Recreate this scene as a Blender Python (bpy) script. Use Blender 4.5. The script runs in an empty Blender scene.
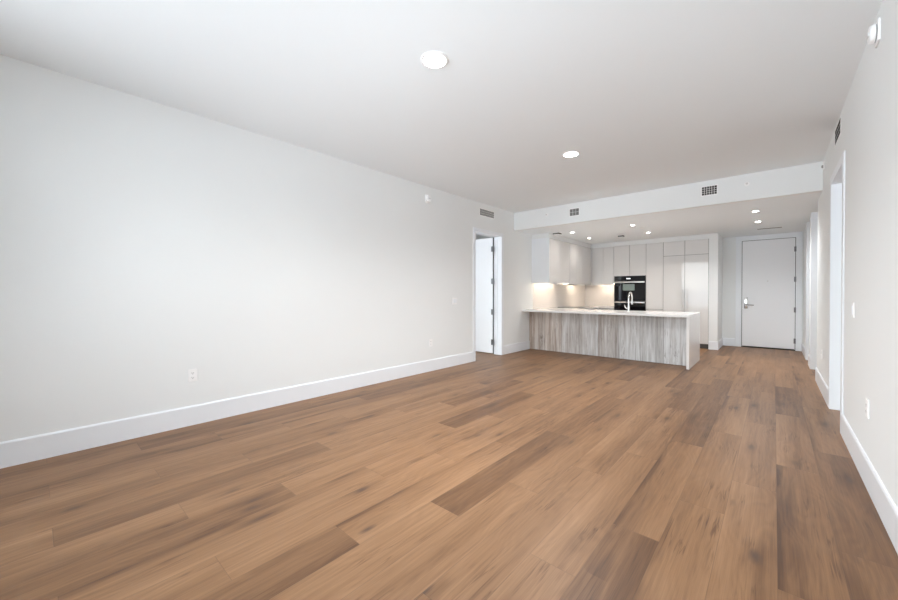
import bpy, bmesh, math, random
from mathutils import Vector, Matrix

sc = bpy.context.scene
col = sc.collection
random.seed(7)

# ------------------------------------------------------------------ camera
cam_data = bpy.data.cameras.new('camera')
cam_data.sensor_width = 36.0
cam_data.lens = 367.747 / 898 * 36.0
cam_data.shift_y = -0.00408
cam_data.clip_start = 0.02
cam = bpy.data.objects.new('camera', cam_data)
cam.location = (0, 0, 1.25)
cam.rotation_euler = (math.pi / 2 - 0.0078, 0, 0.7241)
col.objects.link(cam)
sc.camera = cam

# ------------------------------------------------------------------ colour management
sc.view_settings.view_transform = 'Standard'
sc.view_settings.look = 'None'
sc.view_settings.gamma = 1.0
sc.view_settings.use_curve_mapping = False
sc.view_settings.exposure = 1.19
sc.cycles.max_bounces = 14
sc.cycles.diffuse_bounces = 10
sc.cycles.glossy_bounces = 6
sc.cycles.transmission_bounces = 6
sc.cycles.sample_clamp_indirect = 8.0

# ------------------------------------------------------------------ world: hazy daylight sky
W_STRENGTH = 3.9
world = bpy.data.worlds.new('daylight')
sc.world = world
world.use_nodes = True
wn = world.node_tree
wn.nodes.clear()
w_out = wn.nodes.new('ShaderNodeOutputWorld')
w_bg = wn.nodes.new('ShaderNodeBackground')
w_tc = wn.nodes.new('ShaderNodeTexCoord')
w_sep = wn.nodes.new('ShaderNodeSeparateXYZ')
w_map = wn.nodes.new('ShaderNodeMapRange')
w_map.inputs['From Min'].default_value = -1
w_map.inputs['From Max'].default_value = 1
w_ramp = wn.nodes.new('ShaderNodeValToRGB')
cr = w_ramp.color_ramp
cr.elements[0].position = 0.0
cr.elements[0].color = (1.16, 1.22, 1.33, 1)
cr.elements[1].position = 1.0
cr.elements[1].color = (0.65, 0.78, 1.0, 1)
for pos, c in ((0.44, (1.15, 1.21, 1.30)), (0.46, (0.60, 0.65, 0.72)), (0.485, (0.42, 0.46, 0.52)), (0.50, (0.52, 0.58, 0.66)), (0.51, (0.95, 0.98, 1.0)), (0.7, (0.84, 0.92, 1.0))):
    e = cr.elements.new(pos)
    e.color = (*c, 1)
wn.links.new(w_tc.outputs['Generated'], w_sep.inputs[0])
wn.links.new(w_sep.outputs['Z'], w_map.inputs['Value'])
wn.links.new(w_map.outputs[0], w_ramp.inputs[0])
wn.links.new(w_ramp.outputs[0], w_bg.inputs['Color'])
w_bg.inputs['Strength'].default_value = W_STRENGTH
wn.links.new(w_bg.outputs[0], w_out.inputs[0])
LIVING_LAMP = 125.0        # spot watts; the lenses themselves glow at LENS
LENS = 14.0
KITCHEN_LAMP = 34.0
HALL_LAMP = 52.0
STRIP_LAMP = 28.0

# ------------------------------------------------------------------ plan of the place (metres, camera foot at the origin)
XL, XR = -4.142, 0.463          # wall faces left and right
WALL = 0.165                    # partition thickness
YW = -1.0                       # window wall behind the camera
H, HK = 2.956, 2.585            # living ceiling, kitchen ceiling
YB = 6.767                      # bulkhead face
YE = 11.01                      # entry wall
YK = 10.03                      # tall cabinet fronts
BED_X = -7.6                    # far wall of the adjoining bedroom
HALL_X = 1.75                   # far side of the hall openings on the right
SIDE_X = 4.3                    # far side of the bedroom behind the right doorway

# portals that tell the renderer where daylight comes in (they emit nothing of their own)
def portal(name, x0, x1, z0, z1):
    ld = bpy.data.lights.new(name, 'AREA')
    ld.shape = 'RECTANGLE'
    ld.size, ld.size_y = x1 - x0, z1 - z0
    ld.cycles.is_portal = True
    o = bpy.data.objects.new(name, ld)
    o.location = ((x0 + x1) / 2, YW - 0.13, (z0 + z1) / 2)
    o.rotation_euler = (math.pi / 2, 0, 0)
    col.objects.link(o)
    return o
WIN = (-3.46, 0.20, 0.45, 2.80)          # living room glazing
BWIN = (-7.4, -4.6, 0.30, 2.50)          # left bedroom glazing
ADDED_RWIN = (0.9, 4.0, 0.30, 2.50)            # unseen right bedroom glazing, added to brighten the doorway jamb
ADDED_SWIN = (2.6, 4.8, 0.30, 2.50)            # unseen side glazing along y, added to light the open door leaf
portal('living_window_daylight', *WIN)
portal('bedroom_window_daylight', *BWIN)
o_ = portal('added_side_window_daylight', *ADDED_SWIN)
o_.location = (BED_X - 0.08, (ADDED_SWIN[0] + ADDED_SWIN[1]) / 2, 1.4)
o_.rotation_euler = (math.pi / 2, 0, -math.pi / 2)
portal('added_right_window_daylight', *ADDED_RWIN)

# ------------------------------------------------------------------ materials
def nodes_of(name):
    m = bpy.data.materials.new(name)
    m.use_nodes = True
    nt = m.node_tree
    b = nt.nodes['Principled BSDF']
    return m, nt, b

def plain(name, rgb, rough=0.5, metal=0.0, coat=0.0, noise=0.0, scale=6.0, bump=0.0, spec=None):
    m, nt, b = nodes_of(name)
    b.inputs['Roughness'].default_value = rough
    b.inputs['Metallic'].default_value = metal
    b.inputs['Coat Weight'].default_value = coat
    b.inputs['Coat Roughness'].default_value = 0.03
    if spec is not None:
        b.inputs['Specular IOR Level'].default_value = spec
    b.inputs['Base Color'].default_value = (*rgb, 1)
    if noise or bump:
        tc = nt.nodes.new('ShaderNodeTexCoord')
        n = nt.nodes.new('ShaderNodeTexNoise')
        n.inputs['Scale'].default_value = scale
        n.inputs['Detail'].default_value = 4
        nt.links.new(tc.outputs['Object'], n.inputs['Vector'])
        if noise:
            mx = nt.nodes.new('ShaderNodeMix')
            mx.data_type = 'RGBA'
            mx.inputs[6].default_value = (*[c * (1 - noise) for c in rgb], 1)
            mx.inputs[7].default_value = (*[min(1, c * (1 + noise)) for c in rgb], 1)
            nt.links.new(n.outputs['Fac'], mx.inputs[0])
            nt.links.new(mx.outputs[2], b.inputs['Base Color'])
        if bump:
            bp = nt.nodes.new('ShaderNodeBump')
            bp.inputs['Strength'].default_value = bump
            bp.inputs['Distance'].default_value = 0.001
            nt.links.new(n.outputs['Fac'], bp.inputs['Height'])
            nt.links.new(bp.outputs[0], b.inputs['Normal'])
    return m

def emitter(name, rgb, strength):
    m, nt, b = nodes_of(name)
    b.inputs['Base Color'].default_value = (0.9, 0.9, 0.9, 1)
    b.inputs['Emission Color'].default_value = (*rgb, 1)
    b.inputs['Emission Strength'].default_value = strength
    return m

M = {}
M['wall'] = plain('wall_paint', (0.838, 0.858, 0.860), 0.7, noise=0.006, scale=3, bump=0.08)
M['ceiling'] = plain('ceiling_paint', (0.850, 0.888, 0.912), 0.85, noise=0.005, scale=3)
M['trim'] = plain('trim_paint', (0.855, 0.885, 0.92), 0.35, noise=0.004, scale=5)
M['door'] = plain('door_paint', (0.89, 0.905, 0.93), 0.38, noise=0.004, scale=5)
M['gloss'] = plain('gloss_lacquer', (0.75, 0.742, 0.735), 0.004, spec=0.45)
M['carcass'] = plain('carcass_gap_shade', (0.10, 0.10, 0.10), 0.5, noise=0.01)  # dark colour stands in for the shade in the gaps between fronts
M['gap'] = plain('shadow_gap_board', (0.12, 0.12, 0.12), 0.6, noise=0.02)
M['quartz'] = plain('white_quartz', (0.84, 0.83, 0.82), 0.14, noise=0.004, scale=30)
M['splash'] = plain('cream_stone', (0.80, 0.765, 0.735), 0.2, noise=0.02, scale=5)
M['steel'] = plain('brushed_steel', (0.72, 0.71, 0.70), 0.28, metal=1.0, noise=0.03, scale=40)
M['dark_steel'] = plain('dark_steel', (0.22, 0.22, 0.23), 0.35, metal=1.0, noise=0.03, scale=40)
M['chrome'] = plain('chrome', (0.82, 0.82, 0.82), 0.1, metal=1.0, noise=0.01)
M['black_glass'] = plain('black_glass', (0.006, 0.006, 0.008), 0.04, noise=0.05, spec=0.3)
M['oven_window'] = plain('oven_window_glass', (0.22, 0.27, 0.25), 0.1, noise=0.05, scale=20)
M['plastic'] = plain('white_plastic', (0.93, 0.93, 0.93), 0.35, noise=0.005)
M['grey_plastic'] = plain('grey_plastic', (0.30, 0.30, 0.30), 0.5, noise=0.02)
M['dark'] = plain('dark_duct', (0.05, 0.05, 0.05), 0.8, noise=0.05)
M['duct'] = plain('grey_duct', (0.20, 0.20, 0.195), 0.8, noise=0.05)
M['slot'] = plain('socket_slot', (0.10, 0.10, 0.10), 0.6, noise=0.05)
M['rubber_gap_shade'] = plain('rubber_and_gap_shade', (0.03, 0.03, 0.03), 0.7, noise=0.05)  # threshold rubber, and the painted dark of the door gaps
M['concrete'] = plain('pale_concrete', (0.62, 0.61, 0.59), 0.8, noise=0.04, scale=4)
M['frame_metal'] = plain('window_frame_metal', (0.72, 0.73, 0.74), 0.4, noise=0.01)
M['lamp'] = emitter('lamp_lens', (1.0, 0.98, 0.95), LENS)
M['klamp'] = emitter('kitchen_lamp_lens', (1.0, 0.95, 0.89), LENS)
M['hlamp'] = emitter('hall_lamp_lens', (1.0, 0.97, 0.93), LENS)
M['strip'] = emitter('led_strip_lens', (1.0, 0.82, 0.64), STRIP_LAMP)
M['display'] = emitter('oven_display', (0.75, 0.85, 0.9), 0.8)

def glass_mat():
    m = bpy.data.materials.new('window_glass')
    m.use_nodes = True
    nt = m.node_tree
    nt.nodes.clear()
    out = nt.nodes.new('ShaderNodeOutputMaterial')
    tr = nt.nodes.new('ShaderNodeBsdfTransparent')
    tr.inputs[0].default_value = (0.97, 0.985, 0.98, 1)
    gl = nt.nodes.new('ShaderNodeBsdfGlossy')
    gl.inputs['Roughness'].default_value = 0.01
    fr = nt.nodes.new('ShaderNodeFresnel')
    fr.inputs['IOR'].default_value = 1.45
    mx = nt.nodes.new('ShaderNodeMixShader')
    nt.links.new(fr.outputs[0], mx.inputs[0])
    nt.links.new(tr.outputs[0], mx.inputs[1])
    nt.links.new(gl.outputs[0], mx.inputs[2])
    nt.links.new(mx.outputs[0], out.inputs[0])
    return m
M['glass'] = glass_mat()

class NT:
    """tiny node-building helper"""
    def __init__(self, nt):
        self.nt = nt
    def new(self, t, **kw):
        n = self.nt.nodes.new(t)
        for k, v in kw.items():
            setattr(n, k, v)
        return n
    def put(self, sock, v):
        if hasattr(v, 'is_output') or isinstance(v, bpy.types.NodeSocket):
            self.nt.links.new(v, sock)
        else:
            sock.default_value = v
    def math(self, op, a, b=0.0, c=0.0, clamp=False):
        n = self.new('ShaderNodeMath', operation=op, use_clamp=clamp)
        self.put(n.inputs[0], a); self.put(n.inputs[1], b); self.put(n.inputs[2], c)
        return n.outputs[0]
    def comb(self, x, y, z=0.0):
        n = self.new('ShaderNodeCombineXYZ')
        self.put(n.inputs[0], x); self.put(n.inputs[1], y); self.put(n.inputs[2], z)
        return n.outputs[0]
    def noise(self, v, scale, detail=4.0, rough=0.55, dist=0.0):
        n = self.new('ShaderNodeTexNoise')
        self.put(n.inputs['Vector'], v)
        n.inputs['Scale'].default_value = scale
        n.inputs['Detail'].default_value = detail
        n.inputs['Roughness'].default_value = rough
        n.inputs['Distortion'].default_value = dist
        return n.outputs['Fac']
    def rng(self, v, a, b, c=0.0, d=1.0):
        n = self.new('ShaderNodeMapRange')
        self.put(n.inputs['Value'], v)
        n.inputs['From Min'].default_value = a; n.inputs['From Max'].default_value = b
        n.inputs['To Min'].default_value = c; n.inputs['To Max'].default_value = d
        return n.outputs[0]
    def ramp(self, v, stops):
        n = self.new('ShaderNodeValToRGB')
        r = n.color_ramp
        r.elements[0].position, r.elements[0].color = stops[0][0], (*stops[0][1], 1)
        r.elements[1].position, r.elements[1].color = stops[-1][0], (*stops[-1][1], 1)
        for p, c in stops[1:-1]:
            r.elements.new(p).color = (*c, 1)
        self.put(n.inputs[0], v)
        return n.outputs[0]
    def mix(self, f, a, b, mode='MIX'):
        n = self.new('ShaderNodeMix', data_type='RGBA', blend_type=mode)
        self.put(n.inputs[0], f)
        for s, v in ((6, a), (7, b)):
            if isinstance(v, tuple):
                n.inputs[s].default_value = (*v, 1)
            else:
                self.nt.links.new(v, n.inputs[s])
        return n.outputs[2]

def oak_floor():
    m, nt, b = nodes_of('oak_plank_floor')
    N = NT(nt)
    at = lambda n: N.new('ShaderNodeAttribute', attribute_name=n).outputs['Fac']
    tone, shift, lean, L = at('tone'), at('shift'), at('lean'), at('length')
    uv = N.new('ShaderNodeUVMap', uv_map='plank').outputs[0]
    sep = N.new('ShaderNodeSeparateXYZ')
    nt.links.new(uv, sep.inputs[0])
    u, v = sep.outputs[0], sep.outputs[1]           # metres across, metres along the plank
    W = 0.2225
    sh = N.math('MULTIPLY', shift, 37.0)
    mul = lambda a, k: N.math('MULTIPLY', a, k)
    ctr = lambda a: N.math('SUBTRACT', a, 0.5)
    P = lambda ku, kv, off=0.0: N.comb(mul(u, ku), mul(v, kv), N.math('ADD', sh, off))
    fig = N.noise(P(10.0, 0.8), 1.0, 3, 0.5, 0.5)                 # broad figure
    warp = N.noise(P(5.0, 1.3, 5.1), 1.0, 2, 0.5, 0.0)
    band = N.math('SINE', N.math('ADD', mul(u, 150.0), mul(warp, 60.0)))
    bandm = N.noise(P(9.0, 1.1, 2.3), 1.0, 2, 0.5)
    fine = N.noise(P(300.0, 4.0), 1.0, 3, 0.7)
    mid = N.noise(P(48.0, 1.3), 1.0, 4, 0.6, 0.5)
    # dark mineral lines along the grain
    ml = N.noise(P(30.0, 1.1, 9.7), 1.0, 3, 0.6, 0.6)
    line = N.rng(N.math('ABSOLUTE', ctr(ml)), 0.030, 0.0)
    lm = N.rng(N.noise(P(7.0, 2.3, 14.2), 1.0, 2, 0.5), 0.52, 0.70)
    # knots: rare dark spots with a soft halo
    vor = N.new('ShaderNodeTexVoronoi', feature='F1')
    kd = N.new('ShaderNodeVectorMath', operation='ADD')
    nt.links.new(P(5.0, 1.7), kd.inputs[0])
    nt.links.new(N.comb(mul(mid, 0.22), mul(warp, 0.3), 0.0), kd.inputs[1])
    nt.links.new(kd.outputs[0], vor.inputs['Vector'])
    vor.inputs['Scale'].default_value = 1.0
    halo = N.rng(vor.outputs['Distance'], 0.36, 0.05)
    knot = N.rng(vor.outputs['Distance'], 0.13, 0.03)
    kr = N.new('ShaderNodeTexWhiteNoise', noise_dimensions='3D')
    nt.links.new(vor.outputs['Position'], kr.inputs['Vector'])
    keep = N.math('GREATER_THAN', kr.outputs[0], 0.25)
    halo, knot = N.math('MULTIPLY', halo, keep), N.math('MULTIPLY', knot, keep)
    side = N.math('SUBTRACT', N.math('DIVIDE', u, W), 0.5)
    sid = N.math('MULTIPLY', N.math('MULTIPLY', side, lean), 0.26)
    val = N.math('ADD', mul(ctr(fig), 0.56), 0.5)
    val = N.math('ADD', val, N.math('MULTIPLY', mul(band, 0.055), bandm))
    val = N.math('ADD', val, mul(ctr(fine), 0.45))
    val = N.math('ADD', val, mul(ctr(mid), 0.44))
    val = N.math('ADD', val, sid)
    val = N.math('SUBTRACT', val, N.math('MULTIPLY', mul(line, 0.34), lm))
    val = N.math('SUBTRACT', val, mul(halo, 0.17))
    # dark heartwood band along one long edge of some boards
    ed = N.math('MULTIPLY', N.rng(u, 0.035, 0.004), N.rng(lean, 0.25, 0.5))
    ed = N.math('MULTIPLY', ed, N.rng(N.noise(P(0.0, 1.6, 21.0), 1.0, 2, 0.5), 0.45, 0.6))
    val = N.math('SUBTRACT', val, mul(ed, 0.32))
    val = N.math('ADD', val, tone)
    c = N.ramp(val, [(0.0, (0.075, 0.033, 0.014)), (0.25, (0.140, 0.067, 0.029)), (0.50, (0.232, 0.120, 0.055)),
                     (0.75, (0.310, 0.170, 0.085)), (1.0, (0.39, 0.23, 0.125))])
    c = N.mix(mul(knot, 0.85), c, (0.075, 0.042, 0.028))
    eu = N.math('MINIMUM', u, N.math('SUBTRACT', W, u))
    ev = N.math('MINIMUM', v, N.math('SUBTRACT', L, v))
    seam = N.rng(N.math('MINIMUM', eu, ev), 0.0022, 0.0006)
    c = N.mix(mul(seam, 0.40), c, (0.085, 0.045, 0.026))
    nt.links.new(c, b.inputs['Base Color'])
    nt.links.new(N.rng(fine, 0.2, 0.8, 0.38, 0.48), b.inputs['Roughness'])
    bp = N.new('ShaderNodeBump')
    bp.inputs['Strength'].default_value = 0.3
    bp.inputs['Distance'].default_value = 0.002
    nt.links.new(N.math('SUBTRACT', mul(fine, 0.3), mul(seam, 0.6)), bp.inputs['Height'])
    nt.links.new(bp.outputs[0], b.inputs['Normal'])
    b.inputs['Specular IOR Level'].default_value = 0.40
    return m
M['floor'] = oak_floor()

def grey_wood():
    """weathered grey boards with brown streaks, grain running up the panel"""
    m, nt, b = nodes_of('weathered_grey_wood')
    N = NT(nt)
    tc = N.new('ShaderNodeTexCoord').outputs['Object']
    sep = N.new('ShaderNodeSeparateXYZ')
    nt.links.new(tc, sep.inputs[0])
    x, z = sep.outputs[0], sep.outputs[2]
    mul = lambda a, k: N.math('MULTIPLY', a, k)
    ctr = lambda a: N.math('SUBTRACT', a, 0.5)
    bd = N.math('DIVIDE', x, 0.382)
    bi = N.math('FLOOR', bd)
    bf = N.math('FRACT', bd)
    sh = mul(bi, 7.31)
    P = lambda kx, kz, off=0.0: N.comb(mul(x, kx), mul(z, kz), N.math('ADD', sh, off))
    wide = N.noise(P(9.0, 0.5), 1.0, 3, 0.6, 0.7)
    streak = N.noise(P(30.0, 1.5, 2.2), 1.0, 5, 0.7, 0.9)
    fine = N.noise(P(120.0, 4.0), 1.0, 3, 0.6, 0.0)
    cr_ = N.noise(P(11.0, 1.1, 3.7), 1.0, 5, 0.65, 1.0)
    crack = N.rng(N.math('ABSOLUTE', ctr(cr_)), 0.016, 0.0)
    cm = N.rng(N.noise(P(9.0, 2.4, 8.8), 1.0, 3, 0.6), 0.50, 0.66)
    wb = N.new('ShaderNodeTexWhiteNoise', noise_dimensions='1D')
    nt.links.new(N.math('ADD', bi, 4.5), wb.inputs['W'])
    val = N.math('ADD', 0.46, mul(ctr(wb.outputs[0]), 0.22))
    val = N.math('ADD', val, mul(ctr(wide), 0.8))
    val = N.math('ADD', val, mul(ctr(streak), 1.0))
    val = N.math('ADD', val, mul(ctr(fine), 0.25))
    warm = N.ramp(val, [(0.10, (0.17, 0.125, 0.10)), (0.40, (0.40, 0.325, 0.275)), (0.62, (0.57, 0.50, 0.445)), (0.9, (0.74, 0.69, 0.64))])
    cool = N.ramp(val, [(0.10, (0.24, 0.235, 0.235)), (0.40, (0.48, 0.475, 0.47)), (0.62, (0.64, 0.645, 0.65)), (0.9, (0.78, 0.785, 0.79))])
    grad = N.rng(x, 0.0, 1.9)
    wn_ = N.new('ShaderNodeTexWhiteNoise', noise_dimensions='1D')
    nt.links.new(bi, wn_.inputs['W'])
    f = N.math('ADD', mul(grad, 0.9), mul(ctr(wn_.outputs[0]), 0.5))
    f = N.math('ADD', f, mul(ctr(wide), 1.2), clamp=True)
    c = N.mix(f, warm, cool)
    c = N.mix(N.math('MULTIPLY', mul(crack, 0.95), cm), c, (0.14, 0.115, 0.10))
    seam = N.rng(N.math('MINIMUM', bf, N.math('SUBTRACT', 1.0, bf)), 0.012, 0.003)
    c = N.mix(mul(seam, 0.7), c, (0.12, 0.105, 0.095))
    nt.links.new(c, b.inputs['Base Color'])
    b.inputs['Roughness'].default_value = 0.6
    bp = N.new('ShaderNodeBump')
    bp.inputs['Strength'].default_value = 0.3
    bp.inputs['Distance'].default_value = 0.002
    nt.links.new(N.math('SUBTRACT', N.math('ADD', fine, streak), seam), bp.inputs['Height'])
    nt.links.new(bp.outputs[0], b.inputs['Normal'])
    return m
M['grey_wood'] = grey_wood()

# ------------------------------------------------------------------ mesh helpers
def bx(bm, x0, x1, y0, y1, z0, z1, bevel=0.0, seg=2):
    vs = [bm.verts.new((x, y, z)) for z in (z0, z1) for y in (y0, y1) for x in (x0, x1)]
    fs = [bm.faces.new([vs[i] for i in f]) for f in ((0, 2, 3, 1), (4, 5, 7, 6), (0, 1, 5, 4), (2, 6, 7, 3), (0, 4, 6, 2), (1, 3, 7, 5))]
    if bevel:
        es = list({e for f in fs for e in f.edges})
        bmesh.ops.bevel(bm, geom=es, offset=bevel, segments=seg, profile=0.5, affect='EDGES')

def cyl(bm, p, axis, r, h, seg=32, r2=None, bevel=0.0):
    """cylinder or cone from p along axis"""
    q = Vector((0, 0, 1)).rotation_difference(Vector(axis).normalized()).to_matrix().to_4x4()
    mat = Matrix.Translation(Vector(p)) @ q @ Matrix.Translation((0, 0, h / 2))
    r_ = bmesh.ops.create_cone(bm, cap_ends=True, segments=seg, radius1=r, radius2=r if r2 is None else r2, depth=h, matrix=mat)
    if bevel:
        es = [e for e in {e for v in r_['verts'] for e in v.link_edges} if len(e.link_faces) == 2 and any(len(f.verts) > 4 for f in e.link_faces)]
        bmesh.ops.bevel(bm, geom=es, offset=bevel, segments=2, profile=0.5, affect='EDGES')

def ring(bm, p, axis, r_in, r_out, h, seg=48):
    q = Vector((0, 0, 1)).rotation_difference(Vector(axis).normalized()).to_matrix().to_4x4()
    mat = Matrix.Translation(Vector(p)) @ q
    prof = [(r_in, 0), (r_out, 0), (r_out, h * 0.45), (r_out - (r_out - r_in) * 0.25, h), (r_in, h)]
    rows = []
    for i in range(seg):
        a = 2 * math.pi * i / seg
        rows.append([bm.verts.new(mat @ Vector((r * math.cos(a), r * math.sin(a), z))) for r, z in prof])
    for i in range(seg):
        a, b = rows[i], rows[(i + 1) % seg]
        for k in range(len(prof)):
            k2 = (k + 1) % len(prof)
            bm.faces.new((a[k], b[k], b[k2], a[k2]))

def tube(bm, pts, r, seg=14):
    """round tube swept along pts"""
    pts = [Vector(p) for p in pts]
    loops = []
    prev_n = None
    for i, p in enumerate(pts):
        t = (pts[min(i + 1, len(pts) - 1)] - pts[max(i - 1, 0)]).normalized()
        n = prev_n if prev_n else (Vector((1, 0, 0)) if abs(t.x) < 0.9 else Vector((0, 1, 0)))
        n = (n - t * n.dot(t)).normalized()
        prev_n = n
        bnm = t.cross(n)
        rr = r[i] if isinstance(r, (list, tuple)) else r
        loops.append([bm.verts.new(p + (n * math.cos(2 * math.pi * k / seg) + bnm * math.sin(2 * math.pi * k / seg)) * rr) for k in range(seg)])
    for a, b in zip(loops, loops[1:]):
        for k in range(seg):
            bm.faces.new((a[k], a[(k + 1) % seg], b[(k + 1) % seg], b[k]))
    bm.faces.new(list(reversed(loops[0])))
    bm.faces.new(loops[-1])

def obj(name, bm, mat, parent=None, smooth=False, origin=None):
    bmesh.ops.recalc_face_normals(bm, faces=bm.faces[:])
    if origin is not None:
        bmesh.ops.translate(bm, vec=-Vector(origin), verts=bm.verts[:])
    me = bpy.data.meshes.new(name)
    bm.to_mesh(me)
    bm.free()
    me.materials.append(mat)
    if smooth:
        for p in me.polygons:
            p.use_smooth = True
        if hasattr(me, 'set_sharp_from_angle'):
            me.set_sharp_from_angle(angle=math.radians(35))
    o = bpy.data.objects.new(name, me)
    col.objects.link(o)
    if origin is not None:
        o.location = origin
    if parent is not None:
        o.parent = parent
        if origin is not None:
            o.location = Vector(origin)
    return o

def box_obj(name, mat, *a, parent=None, bevel=0.0):
    bm = bmesh.new()
    bx(bm, *a, bevel=bevel)
    return obj(name, bm, mat, parent)

def tag(o, label, cat, group=None, kind=None):
    o['label'] = label
    o['category'] = cat
    if group:
        o['group'] = group
    if kind:
        o['kind'] = kind
    return o

def thing(name, label, cat, loc=(0, 0, 0), group=None, kind=None, rot=(0, 0, 0)):
    o = bpy.data.objects.new(name, None)
    o.empty_display_size = 0.1
    col.objects.link(o)
    o.location = loc
    o.rotation_euler = rot
    return tag(o, label, cat, group, kind)

def copy_thing(src, loc, label):
    c = src.copy()
    col.objects.link(c)
    c.location = loc
    c['label'] = label
    for ch in list(src.children):
        d = ch.copy()
        col.objects.link(d)
        d.parent = c
        for g in list(ch.children):
            e = g.copy()
            col.objects.link(e)
            e.parent = d
    return c

def S(o, label, cat):
    return tag(o, label, cat, kind='structure')

# ================================================================== STRUCTURE
# ---- floor: one mesh, each plank a face with its own tone, grain offset and length
PW, PL = 0.2225, 1.515
FX0, FX1, FY0, FY1 = BED_X, SIDE_X, YW - 0.1, YE + 0.25
# end joints step by a third of a plank from row to row (row 0 starts at x = -0.205)
STEP = (0.06, 0.565, 1.07)
# darker and lighter boards seen in the photograph: (row, start of the board along y): tone
TONE = {(-6, 1.575): -0.19, (-2, 0.565): -0.19, (-2, 3.595): -0.17, (-1, 2.585): 0.0, (-7, -0.445): -0.12,
        (-10, -0.445): -0.10, (-12, 0.06): -0.09, (-17, 0.565): -0.08, (-15, -1.455): 0.0, (-14, -0.95): 0.02, (-15, 0.06): 0.02, (-16, 1.07): 0.02, (-13, -0.445): 0.02, (-13, 1.07): 0.03, (-14, 0.565): 0.0, (-16, -0.445): -0.03, (-11, -0.95): 0.02, (-8, -0.95): 0.05, (1, 2.08): -0.12, (2, 2.585): -0.16,
        (2, 1.07): -0.13, (1, 5.11): -0.13, (-3, 4.605): -0.11, (-10, 2.585): -0.16, (-12, 3.09): -0.13,
        (-6, 0.06): 0.08, (-5, 0.565): 0.06, (-5, 2.08): 0.03, (-4, 1.07): 0.04, (-3, 0.06): 0.05, (-3, 1.575): 0.02,
        (-1, 1.07): 0.03, (0, 1.575): 0.03, (0, 0.06): 0.04, (-7, 1.07): 0.06, (-8, 0.565): 0.07, (-9, 0.06): 0.05,
        (-4, 2.585): 0.02, (-2, 2.08): -0.02, (1, 0.565): -0.06, (2, -0.445): -0.08, (0, 3.09): 0.03, (1, 3.595): 0.02,
        (-1, 4.1): 0.03, (0, 4.605): 0.01, (-11, 0.565): 0.04, (-10, 1.07): 0.06, (-8, 2.08): 0.05, (-9, 1.575): 0.03}
def build_floor():
    bm = bmesh.new()
    uvl = bm.loops.layers.uv.new('plank')
    tl = bm.faces.layers.float.new('tone')
    sl = bm.faces.layers.float.new('shift')
    ll = bm.faces.layers.float.new('length')
    nl = bm.faces.layers.float.new('lean')
    rnd = random.Random(21)
    i0 = math.floor((FX0 + 0.205) / PW)
    i1 = math.ceil((FX1 + 0.205) / PW)
    for i in range(i0, i1):
        x0 = -0.205 + i * PW
        ph = STEP[i % 3]
        k0 = math.floor((FY0 - ph) / PL)
        k = k0
        while ph + k * PL < FY1:
            y0 = ph + k * PL
            y1 = y0 + PL
            r = rnd.random()
            tone = rnd.uniform(-0.03, 0.07) if r < 0.78 else rnd.uniform(-0.16, -0.07)
            lean = rnd.uniform(-1, 1)
            tone *= 0.9
            for (ri, ry), tv in TONE.items():
                if ri == i and abs(y0 - ry) < 0.1:
                    tone = tv * 1.25
            shift = rnd.random()
            cx0, cx1, cy0, cy1 = max(x0, FX0), min(x0 + PW, FX1), max(y0, FY0), min(y1, FY1)
            k += 1
            if cx1 - cx0 < 1e-4 or cy1 - cy0 < 1e-4:
                continue
            vs = [bm.verts.new(p) for p in ((cx0, cy0, 0), (cx1, cy0, 0), (cx1, cy1, 0), (cx0, cy1, 0))]
            f = bm.faces.new(vs)
            for lp, (ux, vy) in zip(f.loops, ((cx0 - x0, cy0 - y0), (cx1 - x0, cy0 - y0), (cx1 - x0, cy1 - y0), (cx0 - x0, cy1 - y0))):
                lp[uvl].uv = (ux, vy)
            f[tl] = tone
            f[sl] = shift
            f[ll] = PL
            f[nl] = lean
    # underside and edges so the floor has thickness
    z = -0.12
    a = [bm.verts.new((x, y, z)) for x, y in ((FX0, FY0), (FX0, FY1), (FX1, FY1), (FX1, FY0))]
    bm.faces.new(a)
    t = [bm.verts.new((x, y, 0)) for x, y in ((FX0, FY0), (FX0, FY1), (FX1, FY1), (FX1, FY0))]
    for j in range(4):
        bm.faces.new((a[j], t[j], t[(j + 1) % 4], a[(j + 1) % 4]))
    me = bpy.data.meshes.new('floor')
    bm.to_mesh(me)
    bm.free()
    me.materials.append(M['floor'])
    o = bpy.data.objects.new('floor', me)
    col.objects.link(o)
    return o
S(build_floor(), 'warm brown oak plank floor running through the whole room', 'floor')

# ---- ceilings and bulkhead
S(box_obj('ceiling', M['ceiling'], XL - WALL, XR + WALL, YW, YB, H, H + 0.15),
  'flat white ceiling over the empty living area', 'ceiling')
S(box_obj('wall_bulkhead', M['wall'], XL, XR, YB, YB + 0.12, HK, H + 0.15),
  'white bulkhead face dropping from the living ceiling above the kitchen', 'bulkhead')
bm = bmesh.new()
bx(bm, XL - WALL, XR + WALL, YB + 0.12, YE + 0.25, HK, HK + 0.15)
bx(bm, XR + WALL, SIDE_X, YW, YE + 0.25, HK, HK + 0.15)
S(obj('ceiling_kitchen', bm, M['ceiling']), 'lower white ceiling over the kitchen and entry hall', 'ceiling')
S(box_obj('ceiling_bedroom', M['ceiling'], BED_X, XL - WALL, YW, 8.2, 2.60, 2.75),
  'ceiling of the adjoining room behind the open door', 'ceiling')

# ---- left wall with its door opening
DL0, DL1, DH = 5.395, 6.295, 2.415       # door opening along y, head height
bm = bmesh.new()
bx(bm, XL - WALL, XL, YW, DL0, 0, H)
bx(bm, XL - WALL, XL, DL0, DL1, DH, H)
bx(bm, XL - WALL, XL, DL1, YB, 0, H)
bx(bm, XL - WALL, XL, YB, YE + 0.2, 0, HK)
S(obj('wall_left', bm, M['wall']), 'long blank white wall with the open door near its far end', 'wall')

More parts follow.
